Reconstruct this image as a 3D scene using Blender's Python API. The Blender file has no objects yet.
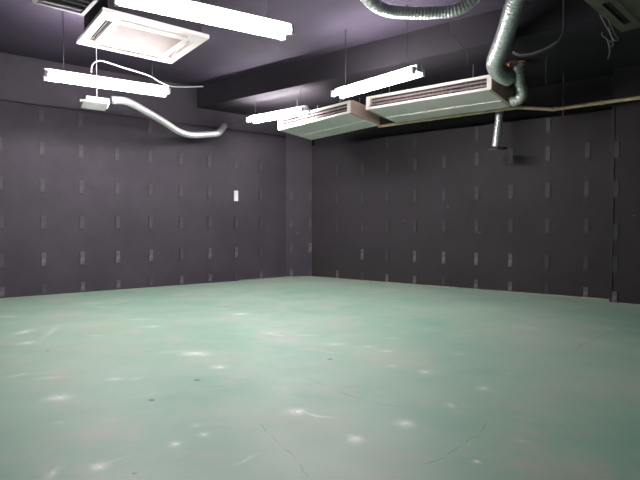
import bpy, bmesh, math, random
from mathutils import Vector, Matrix, Euler

random.seed(7)
sc = bpy.context.scene
C = sc.collection
F = 518.0                     # focal length in pixels (640 wide)
HC = 0.87                     # camera height
PITCH = math.atan(14.0 / F)   # camera looks a little down

# ------------------------------------------------------------------ place
def at(px, py, Y):
    """point at forward distance Y seen at (px,py)"""
    d = Vector(((px - 320) / F, 1.0, -(py - 240) / F))
    d = Matrix.Rotation(-PITCH, 3, 'X') @ d
    d *= Y / d.y
    return Vector((d.x, d.y, d.z + HC))

def at_z(px, py, z):
    d = Vector(((px - 320) / F, 1.0, -(py - 240) / F))
    d = Matrix.Rotation(-PITCH, 3, 'X') @ d
    d *= (z - HC) / d.z
    return Vector((d.x, d.y, z))

aL, aR = math.radians(52.1), math.radians(52.0)
uL = Vector((math.sin(aL), math.cos(aL), 0)); nL = Vector((-math.cos(aL), math.sin(aL), 0)); DL = 7.28
uR = Vector((math.sin(aR), -math.cos(aR), 0)); nR = Vector((math.cos(aR), math.sin(aR), 0)); DR = 6.89
DP = 6.615                    # the pilaster stands forward of the right wall
UP = Vector((0, 0, 1))
CEIL, BEAM = 2.95, 2.64

def on_plane(px, n, D):
    d = Vector(((px - 320) / F, 1.0, 0))
    return d * (D / n.dot(d))

# ------------------------------------------------------------------ materials
def newmat(name):
    m = bpy.data.materials.new(name); m.use_nodes = True
    return m, m.node_tree.nodes, m.node_tree.links, m.node_tree.nodes['Principled BSDF']

def paint(name, col, rough=0.5, var=0.12, scale=6.0, metal=0.0, spec=0.5, bump=0.0, bscale=60.0, col2=None):
    m, N, L, b = newmat(name)
    tc = N.new('ShaderNodeTexCoord')
    nz = N.new('ShaderNodeTexNoise'); nz.inputs['Scale'].default_value = scale; nz.inputs['Detail'].default_value = 5
    L.new(tc.outputs['Object'], nz.inputs['Vector'])
    cr = N.new('ShaderNodeValToRGB')
    c1 = tuple(c * (1 - var) for c in col); c2 = col2 or tuple(min(1, c * (1 + var)) for c in col)
    cr.color_ramp.elements[0].position = 0.35; cr.color_ramp.elements[1].position = 0.65
    cr.color_ramp.elements[0].color = (*c1, 1); cr.color_ramp.elements[1].color = (*c2, 1)
    L.new(nz.outputs['Fac'], cr.inputs['Fac']); L.new(cr.outputs['Color'], b.inputs['Base Color'])
    b.inputs['Roughness'].default_value = rough; b.inputs['Metallic'].default_value = metal
    b.inputs['Specular IOR Level'].default_value = spec
    if bump:
        n2 = N.new('ShaderNodeTexNoise'); n2.inputs['Scale'].default_value = bscale; n2.inputs['Detail'].default_value = 4
        L.new(tc.outputs['Object'], n2.inputs['Vector'])
        bp = N.new('ShaderNodeBump'); bp.inputs['Strength'].default_value = bump; bp.inputs['Distance'].default_value = 0.01
        L.new(n2.outputs['Fac'], bp.inputs['Height']); L.new(bp.outputs['Normal'], b.inputs['Normal'])
    return m

def wall_paint(name, col):
    """black-painted boards: mottled, with paint chips that get commoner near the floor"""
    m, N, L, b = newmat(name)
    tc = N.new('ShaderNodeTexCoord')
    nz = N.new('ShaderNodeTexNoise'); nz.inputs['Scale'].default_value = 1.6; nz.inputs['Detail'].default_value = 7
    nz.inputs['Roughness'].default_value = 0.65
    L.new(tc.outputs['Object'], nz.inputs['Vector'])
    cr = N.new('ShaderNodeValToRGB')
    cr.color_ramp.elements[0].position = 0.3; cr.color_ramp.elements[1].position = 0.7
    cr.color_ramp.elements[0].color = (*[c * 0.84 for c in col], 1); cr.color_ramp.elements[1].color = (*[c * 1.16 for c in col], 1)
    L.new(nz.outputs['Fac'], cr.inputs['Fac'])
    vo = N.new('ShaderNodeTexVoronoi'); vo.inputs['Scale'].default_value = 5.5
    L.new(tc.outputs['Object'], vo.inputs['Vector'])
    chip = N.new('ShaderNodeMapRange'); chip.inputs['From Min'].default_value = 0.075; chip.inputs['From Max'].default_value = 0.03
    L.new(vo.outputs['Distance'], chip.inputs['Value'])
    sel = N.new('ShaderNodeSeparateColor'); L.new(vo.outputs['Color'], sel.inputs['Color'])
    sx = N.new('ShaderNodeSeparateXYZ'); L.new(tc.outputs['Object'], sx.inputs['Vector'])
    hi = N.new('ShaderNodeMapRange'); hi.inputs['From Min'].default_value = 0.0; hi.inputs['From Max'].default_value = 1.6
    hi.inputs['To Min'].default_value = 0.72; hi.inputs['To Max'].default_value = 1.0
    L.new(sx.outputs['Z'], hi.inputs['Value'])
    gt = N.new('ShaderNodeMath'); gt.operation = 'GREATER_THAN'
    L.new(sel.outputs['Red'], gt.inputs[0]); L.new(hi.outputs['Result'], gt.inputs[1])
    mul = N.new('ShaderNodeMath'); mul.operation = 'MULTIPLY'
    L.new(gt.outputs[0], mul.inputs[0]); L.new(chip.outputs['Result'], mul.inputs[1])
    m2 = N.new('ShaderNodeMath'); m2.operation = 'MULTIPLY'; m2.inputs[1].default_value = 0.35
    L.new(mul.outputs[0], m2.inputs[0])
    mx = N.new('ShaderNodeMix'); mx.data_type = 'RGBA'
    L.new(m2.outputs[0], mx.inputs['Factor']); L.new(cr.outputs['Color'], mx.inputs[6]); mx.inputs[7].default_value = (0.42, 0.36, 0.30, 1)
    L.new(mx.outputs[2], b.inputs['Base Color'])
    b.inputs['Roughness'].default_value = 0.72; b.inputs['Specular IOR Level'].default_value = 0.3
    n2 = N.new('ShaderNodeTexNoise'); n2.inputs['Scale'].default_value = 35; n2.inputs['Detail'].default_value = 4
    L.new(tc.outputs['Object'], n2.inputs['Vector'])
    bp = N.new('ShaderNodeBump'); bp.inputs['Strength'].default_value = 0.25; bp.inputs['Distance'].default_value = 0.01
    L.new(n2.outputs['Fac'], bp.inputs['Height']); L.new(bp.outputs['Normal'], b.inputs['Normal'])
    return m

M = {}
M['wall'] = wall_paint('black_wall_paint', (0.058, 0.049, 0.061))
M['wallr'] = wall_paint('shaded_black_wall_paint', (0.034, 0.029, 0.033))  # same black paint, with the right wall's dimness put into the colour
M['ceil'] = paint('black_ceiling_paint', (0.044, 0.036, 0.053), rough=0.8, var=0.15, scale=1.5, spec=0.2, bump=0.3, bscale=20)
M['beam'] = paint('flat_black_beam_paint', (0.029, 0.025, 0.031), rough=0.8, var=0.15, scale=1.5, spec=0.2)
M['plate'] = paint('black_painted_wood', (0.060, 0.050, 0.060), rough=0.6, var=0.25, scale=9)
M['plater'] = paint('shaded_black_painted_wood', (0.036, 0.031, 0.034), rough=0.6, var=0.25, scale=9)  # plate paint darkened to go with the shade-toned right wall
M['worn'] = paint('scraped_painted_wood', (0.075, 0.062, 0.070), rough=0.6, var=0.3, scale=13, col2=(0.17, 0.145, 0.15))
M['bare'] = paint('bare_white_plate', (0.78, 0.74, 0.75), rough=0.5, var=0.06)
M['white'] = paint('white_enamel', (0.82, 0.80, 0.80), rough=0.4, var=0.04)
M['plastic'] = paint('aged_white_plastic', (0.74, 0.68, 0.64), rough=0.42, var=0.05, scale=3)
M['casing'] = paint('pale_grey_sheet', (0.82, 0.80, 0.74), rough=0.4, var=0.05, scale=4)
M['gsheet'] = paint('dull_grey_sheet', (0.17, 0.18, 0.165), rough=0.8, var=0.1, spec=0.1)
M['vane'] = paint('dull_pinkish_vane', (0.40, 0.33, 0.32), rough=0.5, var=0.1)
M['endcap'] = paint('yellowed_plastic', (0.55, 0.42, 0.34), rough=0.5, var=0.1, scale=5)
M['grille'] = paint('dusty_pink_beige_grille', (0.27, 0.205, 0.18), rough=0.6, var=0.1, scale=7)
M['dark'] = paint('dark_slot', (0.05, 0.035, 0.035), rough=0.8)
M['brownvane'] = paint('brown_vane', (0.08, 0.055, 0.05), rough=0.5)
M['shadebeige'] = paint('shaded_beige_panel', (0.115, 0.105, 0.08), rough=0.7, var=0.2)  # beige cassette panel darkened, its shade put into the colour
M['black'] = paint('black_metal', (0.018, 0.017, 0.018), rough=0.55)
M['ventblack'] = paint('worn_black_vent', (0.045, 0.038, 0.042), rough=0.5, var=0.3, scale=20)
M['steel'] = paint('zinc_steel', (0.45, 0.45, 0.45), rough=0.4, metal=0.8)
M['cable'] = paint('grey_cable', (0.16, 0.155, 0.15), rough=0.5)
M['wcable'] = paint('white_cable', (0.75, 0.70, 0.75), rough=0.5)
M['dcable'] = paint('dark_cable', (0.04, 0.04, 0.04), rough=0.5)
M['beige'] = paint('beige_pipe_cover', (0.76, 0.58, 0.38), rough=0.5, var=0.15, scale=8)
M['foil'] = paint('aluminium_foil_duct', (0.62, 0.66, 0.64), rough=0.38, var=0.06, scale=30, metal=0.75, bump=0.1, bscale=40)
M['hose'] = paint('silver_wrapped_hose', (0.80, 0.79, 0.79), rough=0.38, var=0.08, scale=30, metal=0.6, bump=0.3, bscale=60)
M['tape'] = paint('brown_tape', (0.35, 0.20, 0.13), rough=0.6)
M['edge'] = paint('pale_floor_edge', (0.30, 0.32, 0.27), rough=0.7, var=0.3, scale=12)
def emis():
    m, N, L, b = newmat('lit_tube')
    b.inputs['Base Color'].default_value = (0.9, 0.9, 0.9, 1)
    b.inputs['Emission Color'].default_value = (1.0, 0.955, 0.985, 1)
    b.inputs['Emission Strength'].default_value = 62.0
    return m
M['tube'] = emis()

# ---- floor: worn green floor paint with scuffs, specks and cracks
def floor_mat():
    m, N, L, b = newmat('green_floor_paint')
    tc = N.new('ShaderNodeTexCoord')
    def noise(scale, detail=6, rough=0.6):
        n = N.new('ShaderNodeTexNoise'); n.inputs['Scale'].default_value = scale
        n.inputs['Detail'].default_value = detail; n.inputs['Roughness'].default_value = rough
        L.new(tc.outputs['Object'], n.inputs['Vector']); return n
    def ramp(src, p0, p1, c0=(0, 0, 0), c1=(1, 1, 1)):
        r = N.new('ShaderNodeValToRGB'); e = r.color_ramp.elements
        e[0].position, e[1].position = p0, p1; e[0].color = (*c0, 1); e[1].color = (*c1, 1)
        L.new(src, r.inputs['Fac']); return r
    def mix(f, a, c):
        x = N.new('ShaderNodeMix'); x.data_type = 'RGBA'
        for v, i in ((f, 0), (a, 6), (c, 7)):
            if isinstance(v, (tuple, float)): x.inputs[i].default_value = (*v, 1) if isinstance(v, tuple) else v
            else: L.new(v, x.inputs[i])
        return x.outputs[2]
    base = ramp(noise(0.8, 7).outputs['Fac'], 0.35, 0.66, (0.218, 0.380, 0.278), (0.340, 0.445, 0.345)).outputs['Color']
    worn = ramp(noise(1.7, 8, 0.7).outputs['Fac'], 0.52, 0.72)
    base = mix(worn.outputs['Color'], base, (0.415, 0.405, 0.350))
    pk = ramp(noise(2.9, 5, 0.6).outputs['Fac'], 0.56, 0.72, (0, 0, 0), (0.55,) * 3)
    base = mix(pk.outputs['Color'], base, (0.42, 0.39, 0.34))
    fine = ramp(noise(26, 6, 0.7).outputs['Fac'], 0.60, 0.80, (0, 0, 0), (0.3,) * 3)
    base = mix(fine.outputs['Color'], base, (0.20, 0.27, 0.23))
    # coordinates with a little wobble for ragged marks
    wob = noise(9.0, 3)
    sub = N.new('ShaderNodeVectorMath'); sub.operation = 'SUBTRACT'; sub.inputs[1].default_value = (0.5, 0.5, 0.5)
    L.new(wob.outputs['Color'], sub.inputs[0])
    sca = N.new('ShaderNodeVectorMath'); sca.operation = 'MULTIPLY'; sca.inputs[1].default_value = (0.05, 0.05, 0)
    L.new(sub.outputs[0], sca.inputs[0])
    add = N.new('ShaderNodeVectorMath'); add.operation = 'ADD'
    L.new(tc.outputs['Object'], add.inputs[0]); L.new(sca.outputs[0], add.inputs[1])
    class Marks:
        # each mark is worked out after the one before it, so that the shader never holds many at once
        def __init__(self): self.acc = None
        def append(self, args):
            p, rx, ry, rot, k, lo = args
            src = add.outputs[0]
            if self.acc is not None:
                ch = N.new('ShaderNodeVectorMath'); ch.operation = 'MULTIPLY_ADD'; ch.inputs[1].default_value = (1e-6,) * 3
                L.new(self.acc, ch.inputs[0]); L.new(add.outputs[0], ch.inputs[2]); src = ch.outputs[0]
            mp = N.new('ShaderNodeMapping'); mp.vector_type = 'TEXTURE'
            mp.inputs['Location'].default_value = (p.x, p.y, 0); mp.inputs['Rotation'].default_value = (0, 0, rot)
            mp.inputs['Scale'].default_value = (rx, ry, 50)
            L.new(src, mp.inputs['Vector'])
            ln = N.new('ShaderNodeVectorMath'); ln.operation = 'LENGTH'; L.new(mp.outputs[0], ln.inputs[0])
            mr = N.new('ShaderNodeMapRange'); mr.inputs['From Min'].default_value = lo; mr.inputs['From Max'].default_value = 1
            mr.inputs['To Min'].default_value = k; mr.inputs['To Max'].default_value = 0
            L.new(ln.outputs['Value'], mr.inputs['Value'])
            if self.acc is None: self.acc = mr.outputs['Result']
            else:
                mm = N.new('ShaderNodeMath'); mm.operation = 'MAXIMUM'
                L.new(self.acc, mm.inputs[0]); L.new(mr.outputs['Result'], mm.inputs[1]); self.acc = mm.outputs[0]
    def ell(p, rx, ry, rot, k, lo=0.15): return (p, rx, ry, rot, k, lo)
    def fold(m): return m.acc
    # scuffs: pixel where the mark is seen, half sizes in metres, rotation, strength
    S = [(9.6,316.4,.12,.06,.2,.7),(92,303,.16,.05,0,.5),(105,307,.16,.06,0,.5),
         (124,300,.12,.05,0,.5),(177,295,.14,.06,0,.5),(191.6,299,.16,.05,0,.45),(137,319,.14,.05,0,.55),(152,326.5,.12,.06,0,.7),
         (95,335.6,.08,.04,0,.4),(194.7,353.5,.12,.08,0,.95),(219,367,.07,.06,0,.8),(48,378,.10,.03,.3,.5),(115,379,.06,.05,0,.7),
         (135.6,378.5,.08,.04,.5,.4),(59,397.7,.08,.07,0,.85),(60,423,.03,.03,0,.4),(174,444,.028,.03,0,.9),(204,435,.03,.03,0,.7),
         (196,426,.03,.04,1,.4),(99,466,.04,.045,.8,.9),(54,473,.025,.07,0,.7),(240.7,314,.14,.08,0,.8),(222,308.5,.12,.06,0,.5),
         (203,354.5,.08,.07,0,.6),(270,333.4,.07,.04,0,.65),(279,335,.10,.03,-.3,.55),(305,335,.12,.04,0,.5),(335.6,344,.12,.05,0,.55),
         (368,346.5,.07,.05,0,.5),(387,351,.05,.05,0,.6),(392.5,338,.08,.05,0,.45),(392,366,.05,.05,0,.45),(297,411.7,.065,.065,0,1.0),
         (318,415.5,.10,.016,-.35,.75),(355.3,438.9,.04,.05,0,1.0),(405.6,423,.05,.06,0,.95),(203.5,434.5,.03,.03,0,.6),(246,459.4,.07,.014,.9,.5),
         (239,334,.06,.04,0,.4),(425,372,.06,.06,0,.75),(484,388.5,.045,.05,0,.75),(450,405.6,.035,.05,0,.6),(509.7,373.7,.04,.04,0,.3),
         (459,354,.06,.05,0,.4),(531.6,328,.11,.03,0,.45),(476,461.5,.016,.022,.7,1.0),(520,440.6,.03,.02,0,.4),(610,329,.08,.04,0,.35),
         (14,376,.30,.02,.45,.35),(150,395,.10,.03,.6,.25),(330,352,.14,.03,-.4,.3),(170,352,.16,.05,.3,.3),(110,462,.10,.02,.7,.35)]
    outs = Marks()
    for px, py, rx, ry, rot, k in S:
        p = at_z(px, py, 0.0); outs.append(ell(p, rx * 1.7, ry * 1.6, rot, k ** .5, 0.0))
    for q0, q1, wd, k in (((10, 336), (37, 328), .07, .85), ((13, 345), (39, 341), .07, .9), ((38, 342), (62, 323), .05, .5), ((2, 378), (38, 371), .03, .5), ((100, 307), (130, 300), .06, .35)):
        u, v = at_z(*q0, 0), at_z(*q1, 0); d = v - u; outs.append(ell((u + v) / 2, d.length * .75, wd * 1.6, math.atan2(d.y, d.x), k ** .5, 0.0))
    rag = ramp(noise(40, 4, 0.7).outputs['Fac'], 0.30, 0.62, (0.35,) * 3)
    mul = N.new('ShaderNodeMath'); mul.operation = 'MULTIPLY'; pw = N.new('ShaderNodeMath'); pw.operation = 'POWER'; pw.inputs[1].default_value = 2.8; L.new(fold(outs), pw.inputs[0]); L.new(pw.outputs[0], mul.inputs[0]); L.new(rag.outputs['Color'], mul.inputs[1])
    base = mix(mul.outputs[0], base, (0.92, 0.93, 0.90))
    # cracks and dark specks
    douts = Marks()
    def crack(pts, w, k):
        P = [at_z(x, y, 0) for x, y in pts]
        for a, c in zip(P, P[1:]):
            d = c - a; douts.append(ell((a + c) / 2, d.length * 0.56, w, math.atan2(d.y, d.x), k, 0.5))
    crack([(300.6, 375), (330, 388), (366, 401), (414, 410)], 0.006, .25)
    crack([(257, 421), (270, 434), (283, 445), (297, 461), (309, 479)], 0.004, .32)
    crack([(200, 387), (230, 385), (257, 381.5)], 0.006, .22)
    crack([(488, 421), (478, 433), (464, 445), (446, 457), (424, 465)], 0.004, .36)
    crack([(612, 331), (590, 341), (569, 351)], 0.010, .3)
    for px, py, r, k in ((152, 400, .022, .9), (198, 380, .022, .85), (329.5, 359, .025, .8), (47, 351, .02, .5), (133, 474, .012, .6)):
        douts.append(ell(at_z(px, py, 0), r, r, 0, k, 0.5))
    base = mix(fold(douts), base, (0.07, 0.10, 0.08))
    L.new(base, b.inputs['Base Color'])
    rr = ramp(noise(3.0, 6).outputs['Fac'], 0.3, 0.7, (0.42,) * 3, (0.58,) * 3)
    L.new(rr.outputs['Color'], b.inputs['Roughness'])
    b.inputs['Specular IOR Level'].default_value = 0.45
    bp = N.new('ShaderNodeBump'); bp.inputs['Strength'].default_value = 0.15; bp.inputs['Distance'].default_value = 0.01
    L.new(noise(5, 5).outputs['Fac'], bp.inputs['Height']); L.new(bp.outputs['Normal'], b.inputs['Normal'])
    return m
M['floor'] = floor_mat()

# ------------------------------------------------------------------ mesh helpers
def link(name, bm, mat, parent=None, smooth=False, bevel=0.0):
    if bevel:
        bmesh.ops.bevel(bm, geom=[e for e in bm.edges if e.is_manifold and e.calc_face_angle(0) > 0.6], offset=bevel, segments=2, profile=0.5, affect='EDGES')
    bmesh.ops.recalc_face_normals(bm, faces=bm.faces)
    me = bpy.data.meshes.new(name); bm.to_mesh(me); bm.free()
    me.materials.append(mat)
    if smooth:
        for p in me.polygons: p.use_smooth = True
    o = bpy.data.objects.new(name, me); C.objects.link(o)
    if parent: o.parent = parent
    return o

def box(bm, x0, x1, y0, y1, z0, z1, mtx=None):
    vs = [bm.verts.new((x, y, z)) for z in (z0, z1) for y in (y0, y1) for x in (x0, x1)]
    for f in ((0, 1, 3, 2), (4, 6, 7, 5), (0, 4, 5, 1), (2, 3, 7, 6), (0, 2, 6, 4), (1, 5, 7, 3)):
        bm.faces.new([vs[i] for i in f])
    if mtx is not None: bmesh.ops.transform(bm, matrix=mtx, verts=vs)
    return vs

def prism(bm, poly, z0, z1):
    a = [bm.verts.new((p[0], p[1], z0)) for p in poly]; c = [bm.verts.new((p[0], p[1], z1)) for p in poly]
    n = len(poly)
    bm.faces.new(a[::-1]); bm.faces.new(c)
    for i in range(n): bm.faces.new((a[i], a[(i + 1) % n], c[(i + 1) % n], c[i]))

def extr_x(bm, prof, x0, x1):
    """profile of (y,z) points swept along x"""
    a = [bm.verts.new((x0, y, z)) for y, z in prof]; c = [bm.verts.new((x1, y, z)) for y, z in prof]
    n = len(prof); bm.faces.new(a); bm.faces.new(c[::-1])
    for i in range(n): bm.faces.new((a[i], c[i], c[(i + 1) % n], a[(i + 1) % n]))

def plate_holes(bm, xs, ys, holes, z0, z1):
    """flat plate over the grid xs,ys, leaving out the cells whose centre lies in one of the holes"""
    def hole(i, j):
        if not (0 <= i < len(xs) - 1 and 0 <= j < len(ys) - 1): return True
        cx, cy = (xs[i] + xs[i + 1]) / 2, (ys[j] + ys[j + 1]) / 2
        return any(h[0] < cx < h[1] and h[2] < cy < h[3] for h in holes)
    V = {}
    def v(i, j, k):
        if (i, j, k) not in V: V[(i, j, k)] = bm.verts.new((xs[i], ys[j], (z0, z1)[k]))
        return V[(i, j, k)]
    for i in range(len(xs) - 1):
        for j in range(len(ys) - 1):
            if hole(i, j): continue
            bm.faces.new((v(i, j, 0), v(i, j + 1, 0), v(i + 1, j + 1, 0), v(i + 1, j, 0)))
            bm.faces.new((v(i, j, 1), v(i + 1, j, 1), v(i + 1, j + 1, 1), v(i, j + 1, 1)))
            for (di, dj, a, c) in ((-1, 0, (i, j), (i, j + 1)), (1, 0, (i + 1, j), (i + 1, j + 1)), (0, -1, (i, j), (i + 1, j)), (0, 1, (i, j + 1), (i + 1, j + 1))):
                if hole(i + di, j + dj): bm.faces.new((v(*a, 0), v(*c, 0), v(*c, 1), v(*a, 1)))

def smooth_path(pts, per=12):
    P = [Vector(p) for p in pts]
    P = [P[0] * 2 - P[1]] + P + [P[-1] * 2 - P[-2]]
    out = []
    for i in range(1, len(P) - 2):
        p0, p1, p2, p3 = P[i - 1:i + 3]
        for k in range(per):
            t = k / per
            out.append(0.5 * ((2 * p1) + (p2 - p0) * t + (2 * p0 - 5 * p1 + 4 * p2 - p3) * t * t + (3 * p1 - p0 - 3 * p2 + p3) * t ** 3))
    out.append(P[-2]); return out

def resample(path, step):
    out = [path[0].copy()]; acc = 0.0
    for a, c in zip(path, path[1:]):
        L = (c - a).length; 
        if L < 1e-9: continue
        t = step - acc
        while t <= L:
            out.append(a + (c - a) * (t / L)); t += step
        acc = L - (t - step)
    if (out[-1] - path[-1]).length > step * 0.3: out.append(path[-1].copy())
    return out

def tube(bm, path, r, n=12, caps=True):
    """r: number or function(arc length) -> radius"""
    rf = r if callable(r) else (lambda s: r)
    rings = []; s = 0.0; prev = None; nrm = None
    for i, p in enumerate(path):
        t = (path[min(i + 1, len(path) - 1)] - path[max(i - 1, 0)]).normalized()
        if nrm is None:
            nrm = t.orthogonal().normalized()
        else:
            nrm = (nrm - t * nrm.dot(t)).normalized()
        bi = t.cross(nrm)
        if i: s += (p - path[i - 1]).length
        rr = rf(s)
        rings.append([bm.verts.new(p + (nrm * math.cos(2 * math.pi * k / n) + bi * math.sin(2 * math.pi * k / n)) * rr) for k in range(n)])
    for a, c in zip(rings, rings[1:]):
        for k in range(n): bm.faces.new((a[k], a[(k + 1) % n], c[(k + 1) % n], c[k]))
    if caps:
        bm.faces.new(rings[0][::-1]); bm.faces.new(rings[-1])

def tag(o, label, cat, group=None, kind=None):
    o['label'] = label; o['category'] = cat
    if group: o['group'] = group
    if kind: o['kind'] = kind
    return o

def empty(name, mtx, label, cat, group=None):
    o = bpy.data.objects.new(name, None); C.objects.link(o); o.empty_display_size = 0.1
    o.matrix_world = mtx
    return tag(o, label, cat, group)

def frame(origin, ex, ey):
    ex = ex.normalized(); ez = ex.cross(ey).normalized(); ey = ez.cross(ex).normalized()
    m = Matrix((ex, ey, ez)).transposed().to_4x4(); m.translation = origin
    return m

def rod(name, a, c, r, mat, parent=None):
    bm = bmesh.new(); tube(bm, [Vector(a), Vector(c)], r, 8)
    return link(name, bm, mat, parent, smooth=False)

# ------------------------------------------------------------------ the room
A = on_plane(286, nL, DL)
B = on_plane(312, nR, DR)
L0 = A - uL * 9.0
P1 = on_plane(610.3, nR, DR); 
P2 = on_plane(610.8, nR, DP)
P1 = P2 + nR * (DR - DP)
P3 = P2 + uR * 5.5
Q0 = L0 - nL * 8.6
Q1 = P3 - nR * 8.0
# floor and ceiling
T = 0.2
outline = [L0 + nL * T - uL * T, A + nL * T, B + nR * T + nL * .1, P1 + nR * T, P3 + nR * T, Q1 + uR * .1 - nR * T, Q0 - nL * T]
bm = bmesh.new(); prism(bm, outline, -0.1, 0.0)
tag(link('floor', bm, M['floor']), 'worn green painted concrete floor with white scuffs', 'floor', kind='structure')
bm = bmesh.new(); prism(bm, outline, CEIL, CEIL + 0.15)
tag(link('ceiling', bm, M['ceil']), 'bare black painted ceiling slab above the hanging lights', 'ceiling', kind='structure')

def slab(bm, p, q, out, z0, z1, th=0.15, off=0.0):
    o = out.normalized(); a, c = p + o * off, q + o * off
    prism(bm, [a, c, c + o * th, a + o * th], z0, z1)

bm = bmesh.new()
slab(bm, L0, A, nL, 0, 2.335); slab(bm, L0, A, nL, 2.335, 2.385, th=0.08, off=0.07); slab(bm, L0, A, nL, 2.385, CEIL, off=0.012, th=.138)
wallL = tag(link('wall_left', bm, M['wall']), 'long black boarded wall on the left with rows of small plates', 'wall', kind='structure')
cn = (B - A).normalized(); cn = Vector((-cn.y, cn.x, 0))
bm = bmesh.new()
prism(bm, [A, B, B + nR * .15 + nL * .1, A + nL * .15], 0, 2.335); prism(bm, [A + cn * .06, B + cn * .06, B + nR * .15 + nL * .1, A + nL * .15], 2.335, CEIL)
wallC = tag(link('wall_corner', bm, M['wall']), 'narrow black wall face across the far corner', 'wall', kind='structure')
RT = 2.23
bm = bmesh.new()
slab(bm, B, P1, nR, 0, RT); slab(bm, B, P1, nR, RT, CEIL, th=0.09, off=0.06)
prism(bm, [P2, P3, P3 + nR * (DR - DP + .15), P2 + nR * (DR - DP + .15)], 0, RT - .04)
prism(bm, [P2 + nR * .06 , P3 + nR * .06, P3 + nR * (DR - DP + .15), P2 + nR * (DR - DP + .15)], RT - .04, CEIL)
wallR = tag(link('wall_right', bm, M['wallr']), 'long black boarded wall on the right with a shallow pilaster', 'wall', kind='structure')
for nm, a, c, o, lb in (('wall_near_left', L0, Q0, -uL, 'black side wall at the near left end of the room'),
                        ('wall_near_right', P3, Q1, uR, 'black side wall at the near right end of the room'),
                        ('wall_back', Q0, Q1, Vector(((Q1 - Q0).y, -(Q1 - Q0).x, 0)), 'black wall behind the viewer')):
    bm = bmesh.new(); slab(bm, a, c, o, 0, CEIL); tag(link(nm, bm, M['wall']), lb, 'wall', kind='structure')
# dropped beam along the right wall
bb0 = B - uR * 0.05; s0 = -1.15
bm = bmesh.new()
pA = nR * 5.02 + uR * (uR.dot(B) - 1.25); pB = nR * 5.02 + uR * (uR.dot(P3) - .01)
prism(bm, [pA, pB, pB + nR * (6.95 - 5.02), nR * 6.95 + uR * (uR.dot(B) + .0)], BEAM, CEIL)
tag(link('ceiling_beam', bm, M['beam']), 'wide black dropped beam above the two wall air conditioners', 'beam', kind='structure')
# thin pale edge where floor paint stops at the walls
bm = bmesh.new(); slab(bm, B, P1, -nR, 0, 0.012, th=0.02); slab(bm, P2, P2 + uR * 3, -nR, 0, 0.012, th=0.02)
tag(link('baseboard_right', bm, M['edge']), 'thin pale strip along the foot of the right wall', 'baseboard', kind='structure')
bm = bmesh.new(); slab(bm, A, B, -cn, 0, 0.014, th=0.02); slab(bm, A - uL * .9, A, -nL, 0, .012, th=.02)
tag(link('baseboard_corner', bm, M['edge']), 'thin pale strip along the foot of the corner wall', 'baseboard', kind='structure')

bm = bmesh.new(); prism(bm, [P2 - nR * .012 - uR * .004, P2 - nR * .012 + uR * .022, P2 + uR * .022 + nR * .001, P2 + nR * .05 - uR * .004], 0.013, RT - .04)
tag(link('trim_1', bm, M['black']), 'black vertical strip on the edge of the right wall pilaster', 'trim', kind='structure')
# ---- mounting plates: parts of the walls
def plate_mesh(name, h, mat, mat2=None):
    bm = bmesh.new(); box(bm, -.033, .027, -.003, .01, -h / 2 - .012, h / 2 + .006)  # black backing draws the plate's shadow at left and below
    nb = len(bm.faces)
    box(bm, -.024, .026, -.010, .01, -h / 2, h / 2)
    for k, f in enumerate(bm.faces): f.material_index = 0 if k >= nb else 1
    me = bpy.data.meshes.new(name); bmesh.ops.recalc_face_normals(bm, faces=bm.faces); bm.to_mesh(me); bm.free(); me.materials.append(mat); me.materials.append(M['black']); return me
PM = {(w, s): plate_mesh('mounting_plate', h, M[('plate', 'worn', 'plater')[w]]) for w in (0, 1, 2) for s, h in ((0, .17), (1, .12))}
def plates(wall, pts, n, rows, worn, skip=(), plain=0):
    rot = math.atan2(n.x, -n.y) + math.pi
    rot = math.atan2(-n.x, n.y)
    for i, p in enumerate(pts):
        for j, z in enumerate(rows):
            if (i, j) in skip: continue
            w = 1 if ((i, j) in worn or (j == 0 and (i * 7) % 3 != 1)) else plain
            o = bpy.data.objects.new('mounting_plate', PM[(w, 1 if j == 0 else 0)]); C.objects.link(o)
            o.parent = wall; o.location = Vector((p.x, p.y, z)) + n * 0.0; o.rotation_euler = (0, 0, rot)
p0 = on_plane(1, nL, DL)
left_cols = [p0 + uL * .455 * i for i in range(0, 9)]
rowsL = [.075, .45, .92, 1.385, 1.85, 2.25]
plates(wallL, left_cols, nL, rowsL, {(2, 1), (3, 1), (4, 1), (6, 1), (7, 1), (1, 1)}, skip={(7, 3), (0, 5), (3, 5), (5, 5), (6, 5), (7, 5), (8, 5)})
cols = [337.6, 362.5, 387.3, 415, 444, 476.6, 510.7, 547.4, 586.4]
rowsR = [.075, .42, .87, 1.32, 1.78, 2.13]
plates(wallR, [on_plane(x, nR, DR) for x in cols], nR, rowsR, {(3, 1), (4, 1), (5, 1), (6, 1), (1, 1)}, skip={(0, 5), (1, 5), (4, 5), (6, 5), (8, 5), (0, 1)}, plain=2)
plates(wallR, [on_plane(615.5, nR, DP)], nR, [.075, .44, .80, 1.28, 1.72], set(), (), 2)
plates(wallC, [A.lerp(B, .2), A.lerp(B, .93)], cn, [.075, .5, .92, 1.38], {(1, 1)})
# bare white plate among them
p = left_cols[7]
bm = bmesh.new(); box(bm, -.034, .034, -.012, .0, -.082, .082)
o = link('wall_plate', bm, M['bare'], bevel=.003); o.location = (p.x, p.y, 1.345); o.rotation_euler = (0, 0, math.atan2(-nL.x, nL.y))
tag(o, 'small bare white plate fixed to the black left wall', 'plate')
bm = bmesh.new(); box(bm, -.01, .01, -.015, -.0115, -.03, .03); link('switch_slot', bm, M['white'], o)

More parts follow.
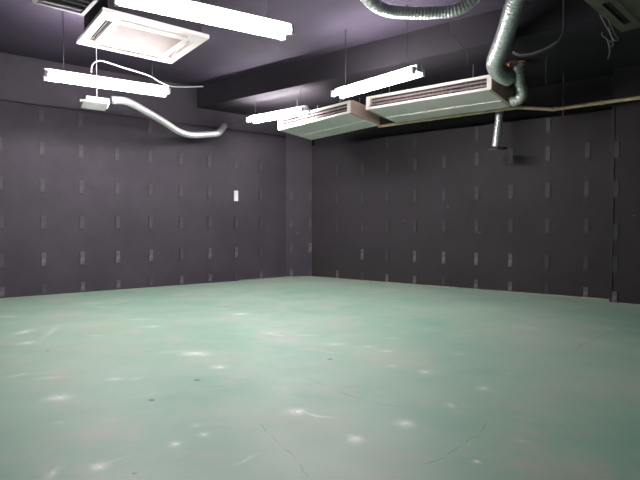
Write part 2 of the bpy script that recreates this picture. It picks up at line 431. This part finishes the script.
# ------------------------------------------------------------------ fluorescent fixtures
def light(e0, e1, label, hl=.6):
    c = (e0 + e1) / 2; ex = (e1 - e0); ex.z = 0; ey = UP.cross(ex)
    root = empty('fluorescent_light', frame(Vector((c.x, c.y, c.z)), ex, ey), label, 'light fixture', 'hanging twin tube fluorescent lights')
    bm = bmesh.new()
    extr_x(bm, [(-.04, -.004), (-.03, .06), (.03, .06), (.04, -.004)], -hl, hl)
    for e in (-1, 1): box(bm, e * (hl - .013) - .008, e * (hl - .013) + .008, -.085, .085, -.002, .03)
    link('housing', bm, M['white'], root)
    for s in (-1, 1):
        bm = bmesh.new(); tube(bm, [Vector((-hl + .025, s * .068, -.012)), Vector((hl - .025, s * .068, -.012))], .0163, 14)
        link('tube_lamp', bm, M['tube'], root, smooth=False)
        for e in (-1, 1):
            bm = bmesh.new(); box(bm, e * (hl - .013) - .012, e * (hl - .013) + .012, s * .068 - .017, s * .068 + .017, -.032, .03)
            link('lamp_holder', bm, M['white'], root, bevel=.004)
        rd = rod('hanger_rod', (s * .42, 0, .07), (s * .42, 0, CEIL - c.z), .004, M['black'], root)
    return root
ZL = HC + 1.42
light(at_z(118, -4, ZL), at_z(288, 33, ZL), 'twin tube light at the top edge beyond the ceiling cassette')
light(at_z(43, 75, ZL), at_z(169, 93, ZL), 'twin tube light over the left wall behind the ceiling cassette', .585)
light(at_z(333, 96, ZL), at_z(424, 70, ZL), 'twin tube light hanging in front of the long air conditioner', .565)
light(at_z(249, 121, HC + 1.5), at_z(308, 110, HC + 1.5), 'twin tube light nearest the far corner beside the shorter air conditioner', .53)

# ------------------------------------------------------------------ ceiling cassettes
def cassette(center, ex, ey, label, mats, wires=False):
    pm, gm, vm = mats
    root = empty('ceiling_cassette', frame(center, ex, ey) @ Matrix.Scale(.97, 4), label, 'air conditioner', 'ceiling cassette air conditioners')
    h = .475
    sl = [(-.30, .30, -.405, -.345), (-.30, .30, .345, .405), (-.405, -.345, -.30, .30), (.345, .405, -.30, .30)]
    ctr = (-.30, .30, -.30, .30)
    br = sorted({-h, -.405, -.345, -.30, .30, .345, .405, h})
    bm = bmesh.new(); plate_holes(bm, br, br, sl + [ctr], 0, .035)
    link('panel', bm, pm, root)
    # raised rim of the return grille and the grille itself
    bm = bmesh.new(); plate_holes(bm, [-.30, -.288, .288, .30], [-.30, -.288, .288, .30], [(-.288, .288, -.288, .288)], -.006, .012)
    gr = link('return_grille', bm, pm, root)
    bm = bmesh.new()
    for k in range(40):
        y = -.288 + .576 * k / 40; box(bm, -.288, .288, y, y + .0105, -.002, .008)
    box(bm, -.288, .288, -.288, .288, .004, .014)
    link('grille_face', bm, gm, gr)
    for (x0, x1, y0, y1) in sl:
        lv = bmesh.new(); lx = (x0 + x1) / 2; ly = (y0 + y1) / 2; long_x = (x1 - x0) > (y1 - y0)
        box(lv, -.292, .292, -.009, .009, -.002, .002)
        mt = Matrix.Translation((lx, ly, .018)) @ (Matrix.Identity(4) if long_x else Matrix.Rotation(math.pi / 2, 4, 'Z')) @ Matrix.Rotation(math.radians(-28 if (lx + ly) > 0 else 28) * (1 if long_x else -1), 4, 'X')
        bmesh.ops.transform(lv, matrix=mt, verts=lv.verts)
        link('louver', lv, vm, root)
    bm = bmesh.new(); plate_holes(bm, [-.42, -.40, .40, .42], [-.42, -.40, .40, .42], [(-.4, .4, -.4, .4)], .036, .28); box(bm, -.40, .40, -.40, .40, .13, .15)
    link('casing', bm, M['beam'], root, bevel=.01)
    for sx in (-1, 1):
        for sy in (-1, 1):
            rod('hanger_rod', (sx * .4, sy * .4, .27), (sx * .4, sy * .4, (CEIL - center.z) / .97), .005, M['black'], root)
    return root
e1 = Vector((math.cos(math.radians(37.0)), math.sin(math.radians(37.0)), -.02))
cassette(Vector((-1.65, 4.84, HC + 1.71)), e1, UP.cross(e1), 'bright white square ceiling cassette between two tube lights', (M['plastic'], M['grille'], M['brownvane']))
corner = at_z(620, 33, HC + 1.71)
f1 = Vector((.70, -.714, 0)).normalized(); f2 = UP.cross(f1)
cassette(corner + f1 * .475 - f2 * .475, f1, f2, 'dim beige ceiling cassette at top right with loose wires', (M['shadebeige'], M['shadebeige'], M['dark']))

# dark vent at the top left
v0 = at_z(31, 3, 2.6); v1 = at_z(84, 16, 2.6)
ex = (v1 - v0); W = ex.length; ex.normalize(); ey = UP.cross(ex)
root = empty('ceiling_vent', frame(v0, ex, ey), 'dark slatted ceiling vent in the top left corner', 'vent')
bm = bmesh.new(); plate_holes(bm, [0, .03, W - .03, W], [-.55, -.52, -.03, 0], [(.03, W - .03, -.52, -.03)], 0, .02); link('vent_frame', bm, M['ventblack'], root, bevel=.003)
for k in range(5):
    bm = bmesh.new(); y = -.09 - k * .09
    box(bm, .03, W - .03, -.02, .02, -.002, .002, Matrix.Translation((0, y, .012)) @ Matrix.Rotation(.5, 4, 'X')); link('slat', bm, M['ventblack'], root)
bm = bmesh.new(); box(bm, .01, W - .01, -.54, -.01, .03, CEIL - 2.6); link('vent_box', bm, M['black'], root)

# ------------------------------------------------------------------ wall-side air conditioners
def ac(fl, fr, drop, label, nfin):
    ex = (fr - fl); W = ex.length
    ey = nR * .72 - UP * drop
    root = empty('air_conditioner', frame(fl, ex, ey), label, 'air conditioner', 'ceiling suspended air conditioners on the right wall')
    D, H = .70, .158
    prof = [(0, 0), (0, H), (.06, H + .02), (D, H + .02), (D, .0)]
    for x0 in (0, W - .035):
        bm = bmesh.new(); extr_x(bm, prof, x0, x0 + .035); link('end_panel', bm, M['endcap'], root, bevel=.006)
    bm = bmesh.new(); box(bm, .035, W - .035, .10, D - .01, .02, H + .015); link('casing', bm, M['casing'], root)
    # bottom: front sheet, then hinged return panel behind a narrow seam
    bm = bmesh.new(); box(bm, .035, W - .035, .004, .405, .0, .018); link('bottom_panel', bm, M['casing'], root, bevel=.004)
    bm = bmesh.new(); box(bm, .035, W - .035, .417, D, -.008, .016); rp = link('return_panel', bm, M['casing'], root, bevel=.004)
    for k in range(4):
        x = W * (.14 + .24 * k); bm = bmesh.new(); box(bm, x - .02, x + .02, .395, .425, -.006, .004); link('latch', bm, M['plastic'], rp, bevel=.002)
    # outlet on the front: frame, fins behind, two long vanes
    bm = bmesh.new()
    V = bmesh.new()
    plate_holes(bm, [0, .05, W - .05, W], [0, .028, H - .026, H], [(.05, W - .05, .028, H - .026)], 0, .022)
    bmesh.ops.transform(bm, matrix=Matrix.Translation((0, -.004, 0)) @ Matrix.Rotation(math.pi / 2, 4, 'X') @ Matrix.Scale(-1, 4, (0, 0, 1)), verts=bm.verts)
    link('outlet_frame', bm, M['plastic'], root, bevel=.004)
    V.free()
    bm = bmesh.new(); box(bm, .03, W - .03, .07, .09, .01, H); link('outlet_back', bm, M['dark'], root)
    for z, a in ((.062, -.25), (.104, -.25)):
        bm = bmesh.new(); box(bm, .052, W - .052, -.014, .014, -.002, .002, Matrix.Translation((0, .028, z)) @ Matrix.Rotation(a, 4, 'X')); link('vane', bm, M['vane'], root)
    for k in range(nfin):
        x = .08 + (W - .16) * k / (nfin - 1); bm = bmesh.new(); box(bm, x - .003, x + .003, .045, .07, .03, H - .028); link('fin', bm, M['brownvane'], root)
    top = lambda x, y: (Vector((x, y, H + .01)))
    for x in (.25, W - .25):
        for y in (.12, .58):
            q = top(x, y); w = root.matrix_world @ q; k = BEAM - w.z
            rod('hanger_rod', q, q + root.matrix_world.to_3x3().inverted() @ Vector((0, 0, k)), .005, M['steel'], root)
    return root
zb = HC + 1.431
ac(Vector((.571, 6.43, zb)), Vector((1.797, 5.475, zb)), .045, 'longer suspended air conditioner nearer the silver ducts', 26)
ac(Vector((-.587, 7.337, HC + 1.3455)), Vector((.388, 6.574, HC + 1.428)), .042, 'shorter suspended air conditioner near the far corner', 22)

# ------------------------------------------------------------------ ducts and pipes
def duct(name, pts, r, label, cat, mat='foil', ridge=.05, pitch=.030, group=None, n=20):
    path = resample(smooth_path(pts, 24), pitch / 4)
    rf = lambda s: r * (1 + ridge * math.cos(2 * math.pi * s / pitch))
    bm = bmesh.new(); tube(bm, path, rf, n)
    o = link(name, bm, M[mat], smooth=True)
    return tag(o, label, cat, group)
G = 'silver flexible air ducts'
duct('flexible_duct', [at(352, -26, 4.45), at(366, -3, 4.5), at(380, 8, 4.55), at(400, 12.5, 4.6), at(440, 12.5, 4.6), at(461, 8, 4.55), at(476, -4, 4.5), at(490, -24, 4.45)], .052,
     'silver duct bending in a shallow loop at the top edge', 'duct', group=G)
d2 = duct('flexible_duct', [at(519.5, -9, 4.5), at(513, 10, 4.65), at(505, 36, 4.88), at(497, 57, 5.08), at(495.5, 65, 5.18), at(500, 72.5, 5.32), at(508, 77.5, 5.46)], .084,
     'thick silver duct dropping to the end of the long air conditioner', 'duct', group=G, n=24)
o3 = duct('flexible_duct', [at(519.5, 62, 5.56), at(519.5, 72, 5.58), at(519.5, 80, 5.61), at(522, 91, 5.66), at(519.5, 99, 5.73), at(511, 102.5, 5.78)], .058,
     'thinner silver duct curling beside the end of the long air conditioner', 'duct', group=G)
bm = bmesh.new(); q0, q1 = at(519.5, 60.5, 5.56), at(519.5, 64, 5.57); tube(bm, [q0, q1], .064, 18); link('tape_collar', bm, M['tape'], o3)
bm = bmesh.new(); tube(bm, smooth_path([at(515, 63, 5.53), at(510.5, 64.5, 5.52), at(507.5, 68, 5.5), at(508.5, 74, 5.52)], 6), .032, 12); link('pipe_lagging', bm, M['tape'], o3)
# short hanging duct with black end flange
o4 = duct('flexible_duct', [at(501, 97, 6.46), at(499.5, 112, 6.45), at(497.5, 130, 6.44), at(495.5, 147, 6.43)], .046,
     'short silver duct hanging below the beige pipe with a black flange', 'duct', group=G)
b0 = at(497, 148.5, 6.43)
bm = bmesh.new(); tube(bm, [b0 + Vector((0, 0, .016)), b0 - Vector((0, 0, .016))], .12, 24); bmesh.ops.transform(bm, matrix=Matrix.Translation(b0) @ Euler((math.radians(10), math.radians(-4), 0)).to_matrix().to_4x4() @ Matrix.Translation(-b0), verts=bm.verts)
link('end_flange', bm, M['black'], o4, bevel=.004)
# hose along the left wall
wl = on_plane(225, nL, DL)
duct('flexible_hose', [at(112.5, 99.8, 5.86), at(128, 102, 6.05), at(147, 112, 6.4), at(164, 122, 6.85), at(178, 131, 7.15), at(191, 135, 7.35), at(206, 134.5, 7.5), at(217, 133.5, 7.62), at(220.5, 131, 7.75), at(224.5, 126, 7.98)], .044,
     'pale silver hose sagging along the top of the left wall', 'hose', mat='hose', ridge=.03, pitch=.024)

# beige pipe along the right wall
def along(px, D, z): 
    p = on_plane(px, nR, D); return Vector((p.x, p.y, z))
path = [along(378, 6.27, HC + 1.40), along(440, 6.27, HC + 1.40), along(508, 6.28, HC + 1.398), along(520, 6.30, HC + 1.395), along(548, 6.5, HC + 1.375), along(553, 6.54, HC + 1.376), along(560, 6.56, HC + 1.38)]
pp = smooth_path(path, 8) + [along(x, 6.568, HC + 1.385) for x in (600, 640, 700, 780)]
bm = bmesh.new(); tube(bm, pp, .02, 12)
pipe = tag(link('pipe', bm, M['beige'], smooth=True), 'beige covered pipe running along the top of the right wall', 'pipe')
h0 = along(561.5, 6.52, HC + 1.285); rod('hanger_rod', h0, Vector((h0.x, h0.y, BEAM)), .005, M['steel'], pipe)
for x in (430, 553, 600):
    c = along(x, 6.27 if x < 500 else (6.54 if x < 560 else 6.568), HC + (1.40 if x < 500 else 1.378 if x < 560 else 1.385)); bm = bmesh.new(); tube(bm, [c - uR * .018, c + uR * .018], .0245, 12); link('pipe_joint', bm, M['beige'], pipe)

# box hung by a cord next to the hose
c = at(97, 104, 5.72); 
ROT = Matrix.Rotation(math.radians(-28), 4, 'X')
root = empty('junction_box', frame(c, uL, nL), 'small white box hanging on a cord below the left light', 'box')
bm = bmesh.new(); box(bm, -.115, .125, -.055, .05, -.01, .055, ROT); link('cover', bm, M['white'], root, bevel=.006)
bm = bmesh.new(); box(bm, -.155, .10, -.052, .07, -.03, -.011, ROT); link('base_plate', bm, M['gsheet'], root, bevel=.005)
bm = bmesh.new(); tube(bm, [ROT @ Vector((-.18, -.02, -.0)), ROT @ Vector((-.117, -.02, -.0))], .018, 12); link('knob', bm, M['gsheet'], root)
rod('hanging_cord', (.0, 0, .045), (.0, 0, CEIL - c.z), .0035, M['wcable'], root)

# ------------------------------------------------------------------ loose wires
def wire(name, pts, r, mat, label, cat='cable', group=None, per=10):
    bm = bmesh.new(); tube(bm, smooth_path(pts, per), r, 8)
    o = link(name, bm, M[mat], smooth=True)
    return tag(o, label, cat, group)
wire('cable', [at(91.5, 72, 5.1), at(92, 66, 5.12), at(95, 62.3, 5.14), at(100, 60.7, 5.16), at(108, 62.5, 5.2), at(120, 66.5, 5.28), at(135, 71, 5.4), at(150, 76, 5.5), at(160, 82, 5.55), at(170, 86, 5.6), at(182, 87, 5.7), at(203, 86.5, 5.85)], .006, 'wcable',
     'thin white cable arching over the left light')
wire('cable', [at(513, 53, 4.84), at(518, 55.3, 4.80), at(526, 55.6, 4.75), at(536, 53.5, 4.7), at(548, 48, 4.62), at(557, 42.5, 4.56), at(562.5, 33, 4.52), at(564, 20, 4.5), at(564, 4, 4.5), at(563, -13, 4.5)], .009, 'dcable',
     'dark cable sagging from the thick duct up to the ceiling')
wire('cable', [at(513, 51.5, 4.80), at(519, 54.2, 4.75), at(530, 53.6, 4.68), at(543, 49.3, 4.58), at(556, 42.0, 4.5)], .004, 'cable',
     'thin grey wire running beside the dark sagging cable')
wire('wire', [at(450, 20, 4.6), at(452, 32, 4.65), at(459, 42, 4.7), at(465, 49, 4.72), at(468, 56, 4.73), at(468, 66, 4.73)], .004, 'dcable',
     'thin dark wire dangling above the long air conditioner')
wire('wire', [at(229, 124.5, 7.84), at(238, 122.5, 7.75), at(250, 118, 7.6), at(262, 113, 7.45)], .006, 'dcable',
     'thin dark wire from the sagging hose to the corner light')
Gw = 'loose wires under the dim ceiling cassette'
wire('wire', [at(600, 14, 4.35), at(605, 24, 4.33), at(610, 33, 4.32), at(613, 40, 4.32), at(613, 46, 4.33), at(610, 46, 4.33), at(609, 41, 4.32), at(613, 42, 4.31)], .006, 'cable', 'grey wire under the dim cassette ending in a small loop', group=Gw)
wire('wire', [at(608, 18, 4.3), at(612, 28, 4.3), at(616, 36, 4.3), at(618, 39, 4.3), at(616, 41, 4.3), at(612, 37, 4.3), at(609, 26, 4.3)], .006, 'cable', 'grey wire under the dim cassette folded back on itself', group=Gw)
wire('wire', [at(602, 32, 4.22), at(603, 36, 4.22), at(607, 39, 4.21), at(609, 45, 4.2), at(610, 52, 4.2), at(608, 59, 4.2)], .006, 'cable', 'grey wire tail hanging lowest under the dim cassette', group=Gw)
p = at(546, 84, 5.5); o = rod('threaded_rod', p, Vector((p.x, p.y, BEAM)), .006, M['steel']); tag(o, 'single threaded rod hanging bare right of the thick duct', 'rod')

# ------------------------------------------------------------------ world, camera, view
w = bpy.data.worlds.new('World'); sc.world = w; w.use_nodes = True
w.node_tree.nodes['Background'].inputs['Color'].default_value = (0.02, 0.02, 0.02, 1)
w.node_tree.nodes['Background'].inputs['Strength'].default_value = 0.0
cam = bpy.data.cameras.new('Camera'); co = bpy.data.objects.new('Camera', cam); C.objects.link(co)
cam.sensor_width = 36; cam.lens = 36 * F / 640; cam.clip_start = 0.05
co.location = (0, 0, HC); co.rotation_euler = (math.pi / 2 - PITCH, 0, 0)
sc.camera = co
sc.view_settings.view_transform = 'Standard'; sc.view_settings.look = 'None'
sc.view_settings.exposure = 1.36; sc.view_settings.gamma = 1.0; sc.view_settings.use_curve_mapping = False
